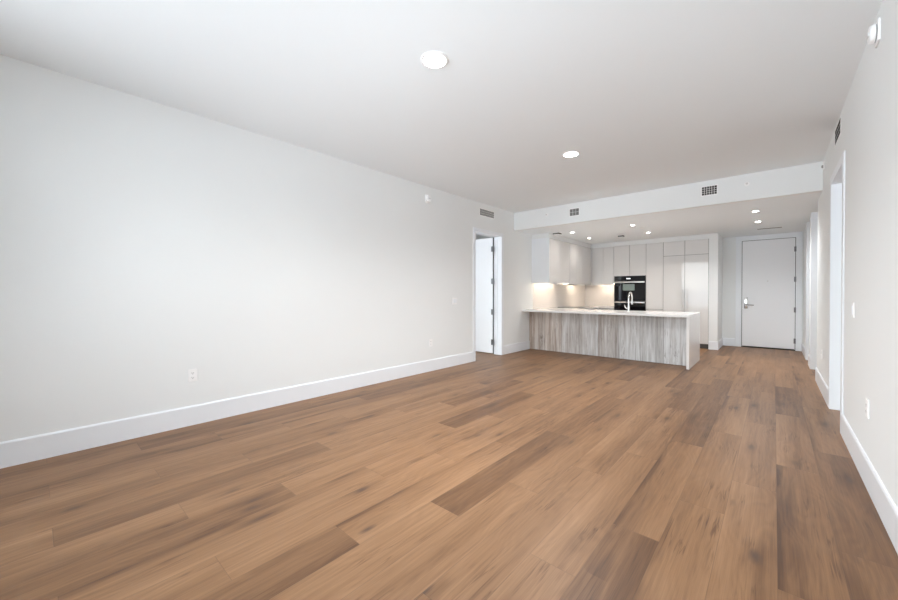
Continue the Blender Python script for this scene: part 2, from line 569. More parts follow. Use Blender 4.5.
# ---- right wall: doorway, then two full height openings with a pier between
DR0, DR1, DRH = 4.80, 5.72, 2.44
O1a, O1b, O2a, O2b = 7.47, 8.52, 9.0, 9.62
RW = 0.16
bm = bmesh.new()
bx(bm, XR, XR + RW, YW, DR0, 0, H)
bx(bm, XR, XR + RW, DR0, DR1, DRH, H)
bx(bm, XR, XR + RW, DR1, YB, 0, H)
bx(bm, XR, XR + RW, YB, O1a, 0, HK)
bx(bm, XR, XR + RW, O1b, O2a, 0, HK)
bx(bm, XR, XR + RW, O2b, YE, 0, HK)
S(obj('wall_right', bm, M['wall']), 'white wall running along the right with a doorway and hall openings', 'wall')
# closing walls of the spaces off the right wall
bm = bmesh.new()
bx(bm, SIDE_X - 0.1, SIDE_X, YW, 6.9, 0, HK)
bx(bm, XR + RW, SIDE_X, 6.9, 7.0, 0, HK)
bx(bm, HALL_X - 0.1, HALL_X, 7.0, YE + 0.2, 0, HK)
bx(bm, XR + RW, HALL_X - 0.1, 8.70, 8.80, 0, HK)
bx(bm, XR + RW, HALL_X - 0.1, 10.0, 10.1, 0, HK)
S(obj('wall_side_rooms', bm, M['wall']), 'walls of the rooms reached through the openings on the right', 'wall')

# ---- entry wall (opening for the front door), kitchen back wall and end pier
ED0, ED1, EDH = -0.592, 0.369, 2.495
bm = bmesh.new()
bx(bm, -0.935, ED0, YE, YE + 0.2, 0, HK)
bx(bm, ED1, XR + RW, YE, YE + 0.2, 0, HK)
bx(bm, ED0, ED1, YE, YE + 0.2, EDH, HK)
S(obj('wall_entry', bm, M['wall']), 'white wall around the entry door at the end of the hall', 'wall')
bm = bmesh.new()
bx(bm, XL, -1.10, 10.66, 10.80, 0, HK)
bx(bm, -1.10, -0.935, YK - 0.012, YE + 0.2, 0, HK)
S(obj('wall_kitchen', bm, M['wall']), 'kitchen rear wall ending in a slim white pier beside the freezer', 'wall')

S(box_obj('wall_light_block', M['wall'], -2.0, HALL_X, YE + 0.21, YE + 0.30, -0.1, HK + 0.15), 'unseen backing panel added behind the entry door to block light leaks', 'wall')  # added so outside light does not leak round the entry door

# ---- window wall behind the camera
def window_wall(name, x0, x1, win, h, label):
    bm = bmesh.new()
    bx(bm, x0, win[0], YW - 0.2, YW, 0, h)
    bx(bm, win[1], x1, YW - 0.2, YW, 0, h)
    bx(bm, win[0], win[1], YW - 0.2, YW, 0, win[2])
    bx(bm, win[0], win[1], YW - 0.2, YW, win[3], h)
    return S(obj(name, bm, M['wall']), label, 'wall')
window_wall('wall_window', XL - WALL, XR + RW, WIN, H + 0.15, 'wall of tall windows behind the viewer')
window_wall('wall_bedroom_window', BED_X, XL - WALL, BWIN, 2.75, 'window wall of the adjoining room')
window_wall('wall_right_bedroom_added_window', XR + RW, SIDE_X, ADDED_RWIN, 2.75, 'unseen wall of the room behind the right doorway, around its added window')
def window(name, win, n, label):
    t = thing(name, label, 'window', ((win[0] + win[1]) / 2, YW - 0.1, win[2]), kind='structure')
    x0, x1, z0, z1 = win[0] - t.location.x, win[1] - t.location.x, 0, win[3] - win[2]
    bm = bmesh.new()
    f = 0.05
    bx(bm, x0, x1, -0.04, 0.04, z0, z0 + f); bx(bm, x0, x1, -0.04, 0.04, z1 - f, z1)
    bx(bm, x0, x0 + f, -0.04, 0.04, z0 + f, z1 - f); bx(bm, x1 - f, x1, -0.04, 0.04, z0 + f, z1 - f)
    w = (x1 - x0) / n
    for i in range(1, n):
        bx(bm, x0 + i * w - 0.03, x0 + i * w + 0.03, -0.04, 0.04, z0 + f, z1 - f)
    obj('window_frame', bm, M['frame_metal'], t)
    for i in range(n):
        box_obj('pane', M['glass'], x0 + i * w + (f if i == 0 else 0.03), x0 + (i + 1) * w - (f if i == n - 1 else 0.03), -0.004, 0.004, z0 + f, z1 - f, parent=t)
    box_obj('window_sill', M['trim'], x0, x1, 0.04, 0.13, -0.0, 0.025, parent=t)
    return t
window('window_1', WIN, 3, 'wide three pane window behind the viewer')
window('window_2', BWIN, 2, 'two pane window of the room behind the open door')
window('added_window_right', ADDED_RWIN, 2, 'unseen two pane window added behind the right doorway to light its jamb')

w4 = window('added_window_side', ADDED_SWIN, 2, 'unseen two pane side window added to light the open door leaf')
w4.location = (BED_X - 0.05, (ADDED_SWIN[0] + ADDED_SWIN[1]) / 2, ADDED_SWIN[2])
w4.rotation_euler = (0, 0, -math.pi / 2)

# ---- bedroom shell
bm = bmesh.new()
bx(bm, BED_X - 0.1, BED_X, YW - 0.2, ADDED_SWIN[0], 0, 2.75)
bx(bm, BED_X - 0.1, BED_X, ADDED_SWIN[1], 8.3, 0, 2.75)
bx(bm, BED_X - 0.1, BED_X, ADDED_SWIN[0], ADDED_SWIN[1], 0, ADDED_SWIN[2])
bx(bm, BED_X - 0.1, BED_X, ADDED_SWIN[0], ADDED_SWIN[1], ADDED_SWIN[3], 2.75)
bx(bm, BED_X, XL - WALL, 8.2, 8.3, 0, 2.75)
S(obj('wall_bedroom', bm, M['wall']), 'walls of the adjoining room beyond the open door', 'wall')

# ---- baseboards (stepped profile, 18.5 cm)
BBH, BBT = 0.185, 0.014
def baseboard_bm(runs):
    """runs: (x0, y0, x1, y1, nx, ny): a length of board on the wall from a to b, sticking out along n"""
    bm = bmesh.new()
    prof = [(0, 0), (BBT, 0), (BBT, BBH - 0.012), (BBT - 0.006, BBH), (0, BBH)]
    for x0, y0, x1, y1, nx, ny in runs:
        A = [bm.verts.new((x0 + nx * d, y0 + ny * d, z)) for d, z in prof]
        B = [bm.verts.new((x1 + nx * d, y1 + ny * d, z)) for d, z in prof]
        n = len(prof)
        for k in range(n):
            bm.faces.new((A[k], A[(k + 1) % n], B[(k + 1) % n], B[k]))
        bm.faces.new(A); bm.faces.new(list(reversed(B)))
    return bm
S(obj('baseboard_left', baseboard_bm([(XL, YW, XL, DL0 - 0.052, 1, 0), (XL, DL1 + 0.052, XL, 7.415, 1, 0)]), M['trim']),
  'tall white baseboard along the long left wall', 'baseboard')
S(obj('baseboard_right', baseboard_bm([(XR, YW, XR, DR0 - 0.004, -1, 0), (XR, DR1 + 0.06, XR, O1a, -1, 0), (XR, O1b, XR, O2a, -1, 0), (XR, O2b, XR, YE - 0.015, -1, 0)]), M['trim']),
  'tall white baseboard along the right wall', 'baseboard')
S(obj('baseboard_entry', baseboard_bm([(-0.935, YE, ED0 - 0.095, YE, 0, -1), (-0.935, YK - 0.012, -0.935, YE - 0.014, 1, 0), (-1.098, YK - 0.012, -0.935 + BBT, YK - 0.012, 0, -1)]), M['trim']),
  'white baseboard around the kitchen pier and entry wall', 'baseboard')

# ---- trim: jamb linings of the two full height openings
bm = bmesh.new()
for y in (O1b, O2b):
    bx(bm, XR - 0.012, XR + RW + 0.012, y - 0.018, y, 0, HK)
    bx(bm, XR - 0.012, XR, y, y + 0.07, 0, HK)
S(obj('trim_1', bm, M['trim']), 'white full height jambs of the two hall openings', 'trim')

# ---- doors --------------------------------------------------------
def hinge_bm(x, y, zs_z):
    bm = bmesh.new()
    for k in range(5):
        cyl(bm, (x, y, zs_z - 0.055 + k * 0.0225), (0, 0, 1), 0.011, 0.0215, 12)
    return bm

# door_1: entry door, closed
t = thing('door_1', 'closed white entry door with lever lock at the end of the hall', 'door', ((ED0 + ED1) / 2, YE, 0), kind='structure')
ox = t.location.x
def rel(*a):
    x0, x1, y0, y1, z0, z1 = a
    return (x0 - ox, x1 - ox, y0 - YE, y1 - YE, z0, z1)
bm = bmesh.new()
cw = 0.09
for a in ((ED0 - cw, ED0 + 0.012, YE - 0.018, YE, 0, EDH + cw - 0.006), (ED1 - 0.012, XR - BBT - 0.001, YE - 0.018, YE, 0, EDH + cw - 0.006), (ED0 + 0.012, ED1 - 0.012, YE - 0.018, YE, EDH - 0.012, EDH + cw - 0.006)):
    bx(bm, *rel(*a), bevel=0.003)
obj('casing', bm, M['trim'], t)
bm = bmesh.new()
for a in ((ED0, ED0 + 0.018, YE, YE + 0.2, 0, EDH), (ED1 - 0.018, ED1, YE, YE + 0.2, 0, EDH), (ED0 + 0.018, ED1 - 0.018, YE, YE + 0.2, EDH - 0.018, EDH)):
    bx(bm, *rel(*a))
for a in ((ED0 + 0.018, ED0 + 0.034, YE + 0.053, YE + 0.075, 0.014, EDH - 0.018), (ED1 - 0.034, ED1 - 0.018, YE + 0.053, YE + 0.075, 0.014, EDH - 0.018), (ED0 + 0.034, ED1 - 0.034, YE + 0.053, YE + 0.075, EDH - 0.034, EDH - 0.018)):
    bx(bm, *rel(*a))
obj('jamb', bm, M['trim'], t)
bm = bmesh.new()
for a in ((ED0 + 0.019, ED0 + 0.0265, YE + 0.012, YE + 0.05, 0.014, EDH - 0.018), (ED1 - 0.0265, ED1 - 0.019, YE + 0.012, YE + 0.05, 0.014, EDH - 0.018), (ED0 + 0.027, ED1 - 0.027, YE + 0.012, YE + 0.05, EDH - 0.0265, EDH - 0.019)):
    bx(bm, *rel(*a))
obj('gap_shade', bm, M['rubber_gap_shade'], t)  # dark strips standing in for the shade in the gap round the leaf
leaf = box_obj('leaf', M['door'], *rel(ED0 + 0.028, ED1 - 0.028, YE + 0.004, YE + 0.05, 0.030, EDH - 0.028), parent=t, bevel=0.002)
box_obj('threshold', M['rubber_gap_shade'], *rel(ED0 + 0.018, ED1 - 0.018, YE + 0.008, YE + 0.2, 0.0, 0.014), parent=t)
bm = bmesh.new()
bx(bm, *rel(-0.527, -0.457, YE - 0.016, YE + 0.006, 0.90, 1.165), bevel=0.007, seg=3)
plate = obj('lock_plate', bm, M['chrome'], leaf, smooth=True)
plate['label'] = 'bright chrome lock plate'
bm = bmesh.new()
cyl(bm, (-0.492 - ox, -0.060, 0.985), (0, 1, 0), 0.011, 0.045, 20)
tube(bm, [(-0.500 - ox, -0.058, 0.985), (-0.46 - ox, -0.060, 0.985), (-0.40 - ox, -0.058, 0.983), (-0.352 - ox, -0.050, 0.981)], 0.0095)
h = obj('lever_handle', bm, M['dark_steel'], leaf, smooth=True)
bm = bmesh.new()
cyl(bm, (-0.492 - ox, -0.026, 1.06), (0, 1, 0), 0.010, 0.012, 20)
obj('lock_cylinder', bm, M['grey_plastic'], leaf, smooth=True)
bm = bmesh.new()
cyl(bm, (-0.112 - ox, -0.006, 1.53), (0, 1, 0), 0.012, 0.012, 20)
obj('peephole', bm, M['steel'], leaf, smooth=True)
for z in (2.22, 1.56, 0.89, 0.21):
    bm = hinge_bm(ED1 - 0.021 - ox, -0.006, z)
    bx(bm, ED1 - 0.046 - ox, ED1 - 0.021 - ox, 0.001, 0.004, z - 0.055, z + 0.055)
    obj('hinge', bm, M['dark_steel'], t, smooth=True)

# door_2: left wall, swung fully open into the next room
t = thing('door_2', 'white door standing open in the long left wall', 'door', (XL, DL1, 0), kind='structure')
bm = bmesh.new()
fw_, pr = 0.05, 0.014
y0, y1 = DL0 - DL1, 0.0
for side in (0, 1):
    if side == 0:
        bx(bm, -WALL - pr, pr, y0 - 0.002, y0 + 0.016, 0, DH)
        bx(bm, 0, pr, y0 - fw_, y0 - 0.002, 0, DH + fw_)
        bx(bm, -WALL - pr, -WALL, y0 - fw_, y0 - 0.002, 0, DH + fw_)
    else:
        bx(bm, -WALL - pr, pr, y1 - 0.016, y1 + 0.002, 0, DH)
        bx(bm, 0, pr, y1 + 0.002, y1 + fw_, 0, DH + fw_)
        bx(bm, -WALL - pr, -WALL, y1 + 0.002, y1 + fw_, 0, DH + fw_)
bx(bm, -WALL - pr, pr, y0 + 0.016, y1 - 0.016, DH - 0.016, DH + 0.002)
bx(bm, 0, pr, y0 - 0.002, y1 + 0.002, DH + 0.002, DH + fw_)
bx(bm, -WALL - pr, -WALL, y0 - 0.002, y1 + 0.002, DH + 0.002, DH + fw_)
# stop bead
bx(bm, -WALL * 0.62, -WALL * 0.5, y1 - 0.026, y1 - 0.016, 0, DH - 0.016)
obj('frame', bm, M['trim'], t)
lx1 = -WALL - pr - 0.009
box_obj('gap_shade', M['rubber_gap_shade'], lx1 + 0.001, lx1 + 0.0085, -0.034, -0.004, 0.012, DH - 0.018, parent=t)  # dark strip put in for the shadow line between leaf and jamb
leaf = box_obj('leaf', M['door'], lx1 - 0.86, lx1, -0.055, -0.012, 0.022, DH - 0.022, parent=t, bevel=0.002)
bm = bmesh.new()
cyl(bm, (lx1 - 0.79, -0.075, 1.0), (0, 1, 0), 0.026, 0.02, 24)
cyl(bm, (lx1 - 0.79, -0.11, 1.0), (0, 1, 0), 0.01, 0.04, 16)
tube(bm, [(lx1 - 0.80, -0.11, 1.0), (lx1 - 0.74, -0.112, 1.0), (lx1 - 0.68, -0.11, 1.0)], 0.009)
obj('lever_handle', bm, M['steel'], leaf, smooth=True)
for z in (2.16, 1.50, 0.87, 0.25):
    bm = hinge_bm(lx1 + 0.012, -0.064, z)
    bx(bm, lx1 - 0.030, lx1 + 0.040, -0.060, -0.0565, z - 0.055, z + 0.055)
    obj('hinge', bm, M['dark_steel'], t, smooth=True)

# door_3: doorway on the right wall (its leaf stands open out of sight)
t = thing('door_3', 'white cased doorway in the right wall', 'doorway', (XR, DR1, 0), kind='structure')
bm = bmesh.new()
cwr, prr = 0.065, 0.012
y0, y1 = DR0 - DR1, 0.0
bx(bm, -prr, RW + prr, y0 - 0.001, y0 + 0.018, 0, DRH)
bx(bm, -prr, RW + prr, y1 - 0.018, y1 + 0.001, 0, DRH)
bx(bm, -prr, RW + prr, y0 + 0.018, y1 - 0.018, DRH - 0.018, DRH + 0.001)
bx(bm, 0.075, 0.087, y1 - 0.030, y1 - 0.018, 0, DRH - 0.018)
obj('jamb', bm, M['trim'], t)
bm = bmesh.new()
for xa, xb in ((-prr, 0), (RW, RW + prr)):
    bx(bm, xa, xb, y0 - cwr, y0 - 0.001, BBH + 0.001, DRH + cwr, bevel=0.002)
    bx(bm, xa, xb, y1 + 0.001, y1 + cwr, 0, DRH + cwr, bevel=0.002)
    bx(bm, xa, xb, y0 - 0.001, y1 + 0.001, DRH + 0.001, DRH + cwr)
obj('casing', bm, M['trim'], t)

# ================================================================== KITCHEN
CT = 0.894      # worktop height
TH = 0.040
# ---- peninsula
t = thing('peninsula_cabinet', 'kitchen peninsula base faced with weathered grey wood boards', 'cabinet', (XL, 7.42, 0))
bm = bmesh.new()
bx(bm, 0.002, 3.058, 0.022, 0.83, 0.0, CT - TH)
obj('carcass', bm, M['carcass'], t)
fp = box_obj('front_panel', M['grey_wood'], 0.002, 3.058, 0.0, 0.020, 0.006, CT - TH - 0.002, parent=t)
fp['label'] = 'grey weathered wood front with vertical boards'
wx = -1.04 - XL
bm = bmesh.new()
bx(bm, 0.001, wx, 0.0, 1.16, CT - TH, CT, bevel=0.002)
o = obj('peninsula_countertop', bm, M['quartz'])
o.location = (XL, 7.12, 0)
tag(o, 'white stone countertop overhanging the grey wood peninsula front', 'countertop')
bm = bmesh.new()
bx(bm, wx - 0.04, wx, 0.0, 1.16, 0.0, CT - TH - 0.0005, bevel=0.002)
o = obj('waterfall_panel', bm, M['quartz'])
o.location = (XL, 7.12, 0)
tag(o, 'white stone slab closing the hall end of the peninsula down to the floor', 'end panel')

# faucet on the peninsula
fx, fy = -2.15, 7.78
t = thing('faucet', 'tall chrome gooseneck faucet standing on the peninsula', 'faucet', (fx, fy, CT))
bm = bmesh.new()
cyl(bm, (0, 0, 0), (0, 0, 1), 0.027, 0.012, 28, bevel=0.003)
cyl(bm, (0, 0, 0.012), (0, 0, 1), 0.020, 0.10, 24)
obj('base', bm, M['chrome'], t, smooth=True)
pts = [(0, 0, 0.11), (0, 0, 0.2), (0, 0, 0.26)]
for i in range(1, 13):
    a = math.pi * i / 12
    pts.append((0, 0.115 - 0.115 * math.cos(a), 0.26 + 0.115 * math.sin(a)))
pts += [(0, 0.23, 0.22)]
bm = bmesh.new()
tube(bm, pts, 0.0135, 16)
obj('spout', bm, M['chrome'], t, smooth=True)
bm = bmesh.new()
cyl(bm, (0, 0.23, 0.135), (0, 0, 1), 0.016, 0.085, 20, r2=0.0155)
obj('spray_head', bm, M['chrome'], t, smooth=True)
bm = bmesh.new()
cyl(bm, (-0.018, 0, 0.06), (-1, 0, 0), 0.013, 0.03, 18)
tube(bm, [(-0.043, 0, 0.06), (-0.062, -0.005, 0.085), (-0.075, -0.01, 0.135)], [0.009, 0.008, 0.006], 12)
obj('lever', bm, M['chrome'], t, smooth=True)

# ---- worktop along the left and rear walls
bm = bmesh.new()
bx(bm, XL + 0.001, -3.50, 8.285, 10.655, CT - TH, CT, bevel=0.0015)
bx(bm, -3.499, -3.135, 10.01, 10.655, CT - TH, CT, bevel=0.0015)
tag(obj('worktop', bm, M['quartz']), 'white worktop along the kitchen walls below the cream backsplash', 'countertop')
# base cabinets below it
def base_cabinet(y0, y1, label, n):
    t = thing('base_cabinet', label, 'cabinet', (XL, y0, 0), group='base cabinets under the worktop')
    box_obj('carcass', M['carcass'], 0.002, 0.60, 0.001, y1 - y0 - 0.001, 0.10, CT - TH - 0.001, parent=t)
    box_obj('plinth', M['gap'], 0.002, 0.55, 0.001, y1 - y0 - 0.001, 0.0, 0.10, parent=t)
    w = (y1 - y0) / n
    for i in range(n):
        box_obj('door', M['gloss'], 0.602, 0.622, i * w + 0.002, (i + 1) * w - 0.002, 0.105, CT - TH - 0.02, parent=t, bevel=0.001)
    return t
base_cabinet(8.285, 9.40, 'white base cabinet under the black cooktop', 2)
base_cabinet(9.40, 10.02, 'white base cabinet in the rear corner of the kitchen', 1)
t = thing('base_cabinet', 'white base cabinet beside the oven tower under the rear worktop', 'cabinet', (-3.515, 10.03, 0), group='base cabinets under the worktop')
box_obj('carcass', M['carcass'], 0.001, 0.379, 0.022, 0.62, 0.10, CT - TH - 0.001, parent=t)
box_obj('plinth', M['gap'], 0.001, 0.379, 0.06, 0.62, 0.0, 0.10, parent=t)
box_obj('door', M['gloss'], 0.003, 0.377, 0.0, 0.02, 0.105, CT - TH - 0.02, parent=t, bevel=0.001)
# cooktop
t = thing('cooktop', 'black glass cooktop set on the worktop against the left wall', 'cooktop', (-4.12, 8.82, CT))
box_obj('glass_top', M['black_glass'], 0.0, 0.53, 0.0, 0.78, 0.0, 0.012, parent=t, bevel=0.002)
for (a, b_, r) in ((0.14, 0.2, 0.09), (0.14, 0.58, 0.105), (0.38, 0.2, 0.105), (0.38, 0.58, 0.08)):
    bm = bmesh.new()
    ring(bm, (a, b_, 0.012), (0, 0, 1), r - 0.003, r, 0.0006, 40)
    obj('burner_ring', bm, M['grey_plastic'], t)

# backsplash
bm = bmesh.new()
bx(bm, XL + 0.001, XL + 0.013, 7.58, 10.655, CT + 0.001, 1.483)
bx(bm, XL + 0.013, -3.135, 10.643, 10.655, CT + 0.001, 1.483)
tag(obj('backsplash', bm, M['splash']), 'cream stone backsplash lit warm between worktop and wall cabinets', 'backsplash')

# ---- wall cabinets
UZ0, UZ1 = 1.487, 2.480
UXF = -3.712
def wall_cabinet(y0, y1, n, label, side=False):
    t = thing('wall_cabinet', label, 'cabinet', (XL, y0, UZ0), group='wall cabinets')
    d = UXF - XL
    s0 = 0.020 if side else 0.001
    box_obj('carcass', M['plastic'], 0.001, d - 0.024, s0, y1 - y0 - 0.001, 0.03, UZ1 - UZ0 - 0.001, parent=t)
    if side:
        box_obj('side_panel', M['trim'], 0.001, d - 0.001, 0.0, 0.018, -0.003, UZ1 - UZ0 - 0.001, parent=t, bevel=0.001)  # whiter than the doors, window light on this side put into the colour
    s1 = 0.020 if side else 0.0
    w = (y1 - y0 - s1) / n
    for i in range(n):
        box_obj('door', M['gloss'], d - 0.022, d, s1 + i * w + 0.0015, s1 + (i + 1) * w - 0.0015, -0.003, UZ1 - UZ0 - 0.010, parent=t, bevel=0.001)
    return t
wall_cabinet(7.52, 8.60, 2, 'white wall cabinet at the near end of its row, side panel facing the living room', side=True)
hood = wall_cabinet(8.60, 9.40, 2, 'white wall cabinet over the cooktop holding the hood')
wall_cabinet(9.40, 10.005, 1, 'white wall cabinet in the kitchen corner, beyond the hood')
t = thing('range_hood', 'slim steel range hood set under the wall cabinet over the cooktop', 'range hood', (-4.10, 8.66, 1.474))
box_obj('hood_body', M['steel'], 0.0, 0.34, 0.0, 0.68, 0.0, 0.042, parent=t, bevel=0.002)
box_obj('filter', M['duct'], 0.04, 0.30, 0.06, 0.62, -0.004, 0.0, parent=t)
# rear wall cabinet
t = thing('wall_cabinet', 'glossy white wall cabinet on the rear wall between corner and oven tower', 'cabinet', (UXF, YK, UZ0), group='wall cabinets')
w = -3.135 - UXF
box_obj('carcass', M['plastic'], 0.001, w - 0.001, 0.024, 0.60, 0.03, UZ1 - UZ0 - 0.001, parent=t)
box_obj('door', M['gloss'], 0.030, w / 2 + 0.012, 0.0, 0.022, -0.003, UZ1 - UZ0 - 0.008, parent=t, bevel=0.001)
box_obj('door', M['gloss'], w / 2 + 0.017, w - 0.004, 0.0, 0.022, -0.003, UZ1 - UZ0 - 0.008, parent=t, bevel=0.001)
box_obj('corner_filler', M['gloss'], 0.001, 0.027, 0.0, 0.022, -0.003, UZ1 - UZ0 - 0.001, parent=t)
# filler strip between cabinet tops and ceiling
bm = bmesh.new()
bx(bm, XL + 0.001, UXF - 0.002, 7.522, 10.0, UZ1 + 0.001, HK - 0.001)
bx(bm, XL + 0.001, -1.102, YK + 0.002, 10.65, UZ1 + 0.001, HK - 0.001)
S(obj('trim_2', bm, M['wall']), 'white filler strip between cabinet tops and the kitchen ceiling', 'trim')

# under cabinet strips
def strip(x0, x1, y0, y1, label):
    z = UZ0 + 0.018
    t = thing('light_strip', label, 'light', ((x0 + x1) / 2, (y0 + y1) / 2, z), group='under cabinet lights')
    hx, hy = (x1 - x0) / 2, (y1 - y0) / 2
    box_obj('housing', M['plastic'], -hx, hx, -hy, hy, 0.005, 0.0115, parent=t)
    box_obj('lens', M['strip'], -hx + 0.003, hx - 0.003, -hy + 0.003, hy - 0.003, 0.0, 0.005, parent=t)
    return t
strip(-3.96, -3.94, 7.60, 8.55, 'warm light strip under the near wall cabinet of the left row')
strip(-3.96, -3.94, 9.46, 10.0, 'warm light strip under the corner wall cabinet')
strip(-3.68, -3.17, 10.44, 10.46, 'warm light strip under the rear wall cabinet')

# ---- tall cabinets on the rear wall
DPT = 0.60
def tall_unit(name, x0, x1, label, cat, fronts, handles=(), plinth=True):
    """fronts: (name, x0, x1, z0, z1) in world coordinates"""
    t = thing(name, label, cat, (x0, YK, 0))
    return t
def front(t, name, x0, x1, z0, z1, mat='gloss', label=None):
    lx, ly = t.location.x, t.location.y
    o = box_obj(name, M[mat], x0 - lx + 0.0035, x1 - lx - 0.0035, 0.0, 0.020, z0 + 0.0035, z1 - 0.0035, parent=t, bevel=0.001)
    if label:
        o['label'] = label
    return o
def carcass(t, x1, holes=()):
    w = x1 - t.location.x
    bm = bmesh.new()
    zs = [0.10] + [z for h in holes for z in h] + [UZ1 - 0.001]
    for a, b_ in zip(zs[::2], zs[1::2]):
        bx(bm, 0.001, w - 0.001, 0.024, DPT, a, b_)
    for a, b_ in holes:          # side cheeks beside built-in appliances
        bx(bm, 0.001, 0.018, 0.024, DPT, a, b_)
        bx(bm, w - 0.018, w - 0.001, 0.024, DPT, a, b_)
    obj('carcass', bm, M['carcass'], t)
    box_obj('plinth', M['gap'], 0.001, w - 0.001, 0.06, DPT, 0.0, 0.10, parent=t)
X0, X1, X2, X3, X4 = -3.132, -2.375, -2.000, -1.560, -1.104
OZ0, OZM, OZ1 = 0.46, 1.055, 1.690
t = thing('oven_tower', 'tall white cabinet holding two black built-in ovens', 'cabinet', (X0, YK, 0))
carcass(t, X1, ((OZ0, OZ1),))
front(t, 'door', X0, (X0 + X1) / 2, OZ1 + 0.004, UZ1)
front(t, 'door', (X0 + X1) / 2, X1, OZ1 + 0.004, UZ1)
front(t, 'drawer', X0, X1, 0.105, OZ0 - 0.004)
t = thing('pantry_cabinet', 'tall plain white pantry cabinet between ovens and fridge', 'cabinet', (X1, YK, 0))
carcass(t, X2)
front(t, 'door', X1, X2, 0.865, UZ1)
front(t, 'door', X1, X2, 0.105, 0.865)
def column(name, x0, x1, label, cat, hx):
    t = thing(name, label, cat, (x0, YK, 0))
    carcass(t, x1)
    front(t, 'top_door', x0, x1, 2.140, UZ1)
    d = front(t, 'door', x0, x1, 0.105, 2.140)
    bm = bmesh.new()
    hx -= x0
    tube(bm, [(hx, -0.048, 0.42), (hx, -0.048, 0.9), (hx, -0.048, 1.36)], 0.010, 14)
    for z in (0.47, 1.31):
        cyl(bm, (hx, -0.048, z), (0, 1, 0), 0.007, 0.049, 12)
    o = obj('handle', bm, M['steel'], d, smooth=True)
    o['label'] = 'long vertical steel bar handle'
    return t
column('fridge', X2, X3, 'white panelled fridge column beside the pantry, with a vertical steel bar', 'fridge', X3 - 0.045)
column('freezer', X3, X4, 'white panelled freezer column next to the slim pier, reflecting the window', 'freezer', X3 + 0.05)

# ---- the two built-in ovens
def oven(z0, z1, label, panel, with_window):
    t = thing('oven', label, 'oven', (X0 + 0.019, YK - 0.004, z0), group='built-in ovens')
    w, h = X1 - X0 - 0.038, z1 - z0
    box_obj('housing', M['grey_plastic'], 0.005, w - 0.005, 0.030, 0.54, 0.005, h - 0.005, parent=t)
    if panel:
        p = box_obj('control_panel', M['black_glass'], 0, w, 0.004, 0.028, h - panel, h - 0.001, parent=t, bevel=0.002)
        box_obj('display', M['display'], w * 0.40, w * 0.53, 0.0030, 0.0042, h - panel * 0.58, h - panel * 0.40, parent=p)
    d = box_obj('door', M['black_glass'], 0, w, 0.0, 0.028, 0.002, h - panel - 0.004, parent=t, bevel=0.002)
    if with_window:
        box_obj('window', M['oven_window'], 0.20, w - 0.24, -0.0012, 0.0004, h - panel - 0.24, h - panel - 0.075, parent=d)
    bm = bmesh.new()
    hz = h - panel - 0.028
    bx(bm, 0.0, w, -0.052, -0.036, hz - 0.016, hz + 0.016, bevel=0.005)
    for x in (0.06, w - 0.06):
        bx(bm, x - 0.01, x + 0.01, -0.036, 0.0, hz - 0.008, hz + 0.008)
    o = obj('handle', bm, M['steel'], d, smooth=True)
    o['label'] = 'bright steel bar across the oven door'
    return t
oven(OZM + 0.003, OZ1, 'upper black glass oven with grey window and control panel', 0.125, True)
oven(OZ0, OZM - 0.003, 'lower black glass oven partly hidden by the peninsula', 0.0, False)

# ================================================================== CEILING AND WALL FITTINGS
def downlight(name, x, y, z, r, lens, label, group, beam):
    t = thing(name, label, 'light', (x, y, z), group=group)
    bm = bmesh.new()
    ring(bm, (0, 0, 0), (0, 0, -1), r, r * 1.24, 0.007)
    obj('trim_ring', bm, M['plastic'], t, smooth=True)
    bm = bmesh.new()
    cyl(bm, (0, 0, 0), (0, 0, -1), r * 0.995, 0.005, 48)
    obj('lens', bm, M[lens], t, smooth=True)
    ld = bpy.data.lights.new('beam', 'SPOT')
    ld.energy, ld.color = beam[0], beam[2]
    ld.spot_size = math.radians(beam[1])
    ld.spot_blend = 0.9
    ld.shadow_soft_size = r
    lo = bpy.data.objects.new('beam', ld)
    lo.location = (0, 0, -0.012)
    col.objects.link(lo)
    lo.parent = t
    return t
g = 'round ceiling lights of the living area'
d0 = downlight('downlight', -1.868, 1.955, H, 0.082, 'lamp', 'round recessed light in the open middle of the living ceiling', g, (LIVING_LAMP, 150, (0.98, 0.985, 1.0)))
copy_thing(d0, (-1.872, 4.369, H), 'round recessed light in the living ceiling near the kitchen bulkhead')
g = 'small ceiling lights of the kitchen and hall'
k0 = downlight('spotlight', -3.30, 7.787, HK, 0.035, 'klamp', 'small ceiling spotlight before the near wall cabinets, next to the black slot vent', g, (KITCHEN_LAMP * 0.2, 150, (1.0, 0.94, 0.87)))
for x, y, lb in ((-3.34, 8.87, 'small ceiling spotlight before the wall cabinets in the kitchen corner'),
                 ):
    copy_thing(k0, (x, y, HK), lb)
m0 = downlight('spotlight', -2.076, 7.747, HK, 0.035, 'klamp', 'small ceiling spotlight above the faucet side of the peninsula', g, (KITCHEN_LAMP, 140, (1.0, 0.94, 0.87)))
copy_thing(m0, (-2.076, 8.924, HK), 'small ceiling spotlight before the pantry and fridge')
h0 = downlight('spotlight', -0.233, 7.752, HK, 0.041, 'hlamp', 'first small ceiling spotlight in the hall behind the bulkhead', g, (HALL_LAMP, 155, (0.95, 0.98, 1.0)))
copy_thing(h0, (-0.233, 8.912, HK), 'second small ceiling spotlight in the hall, next to the linear vent')

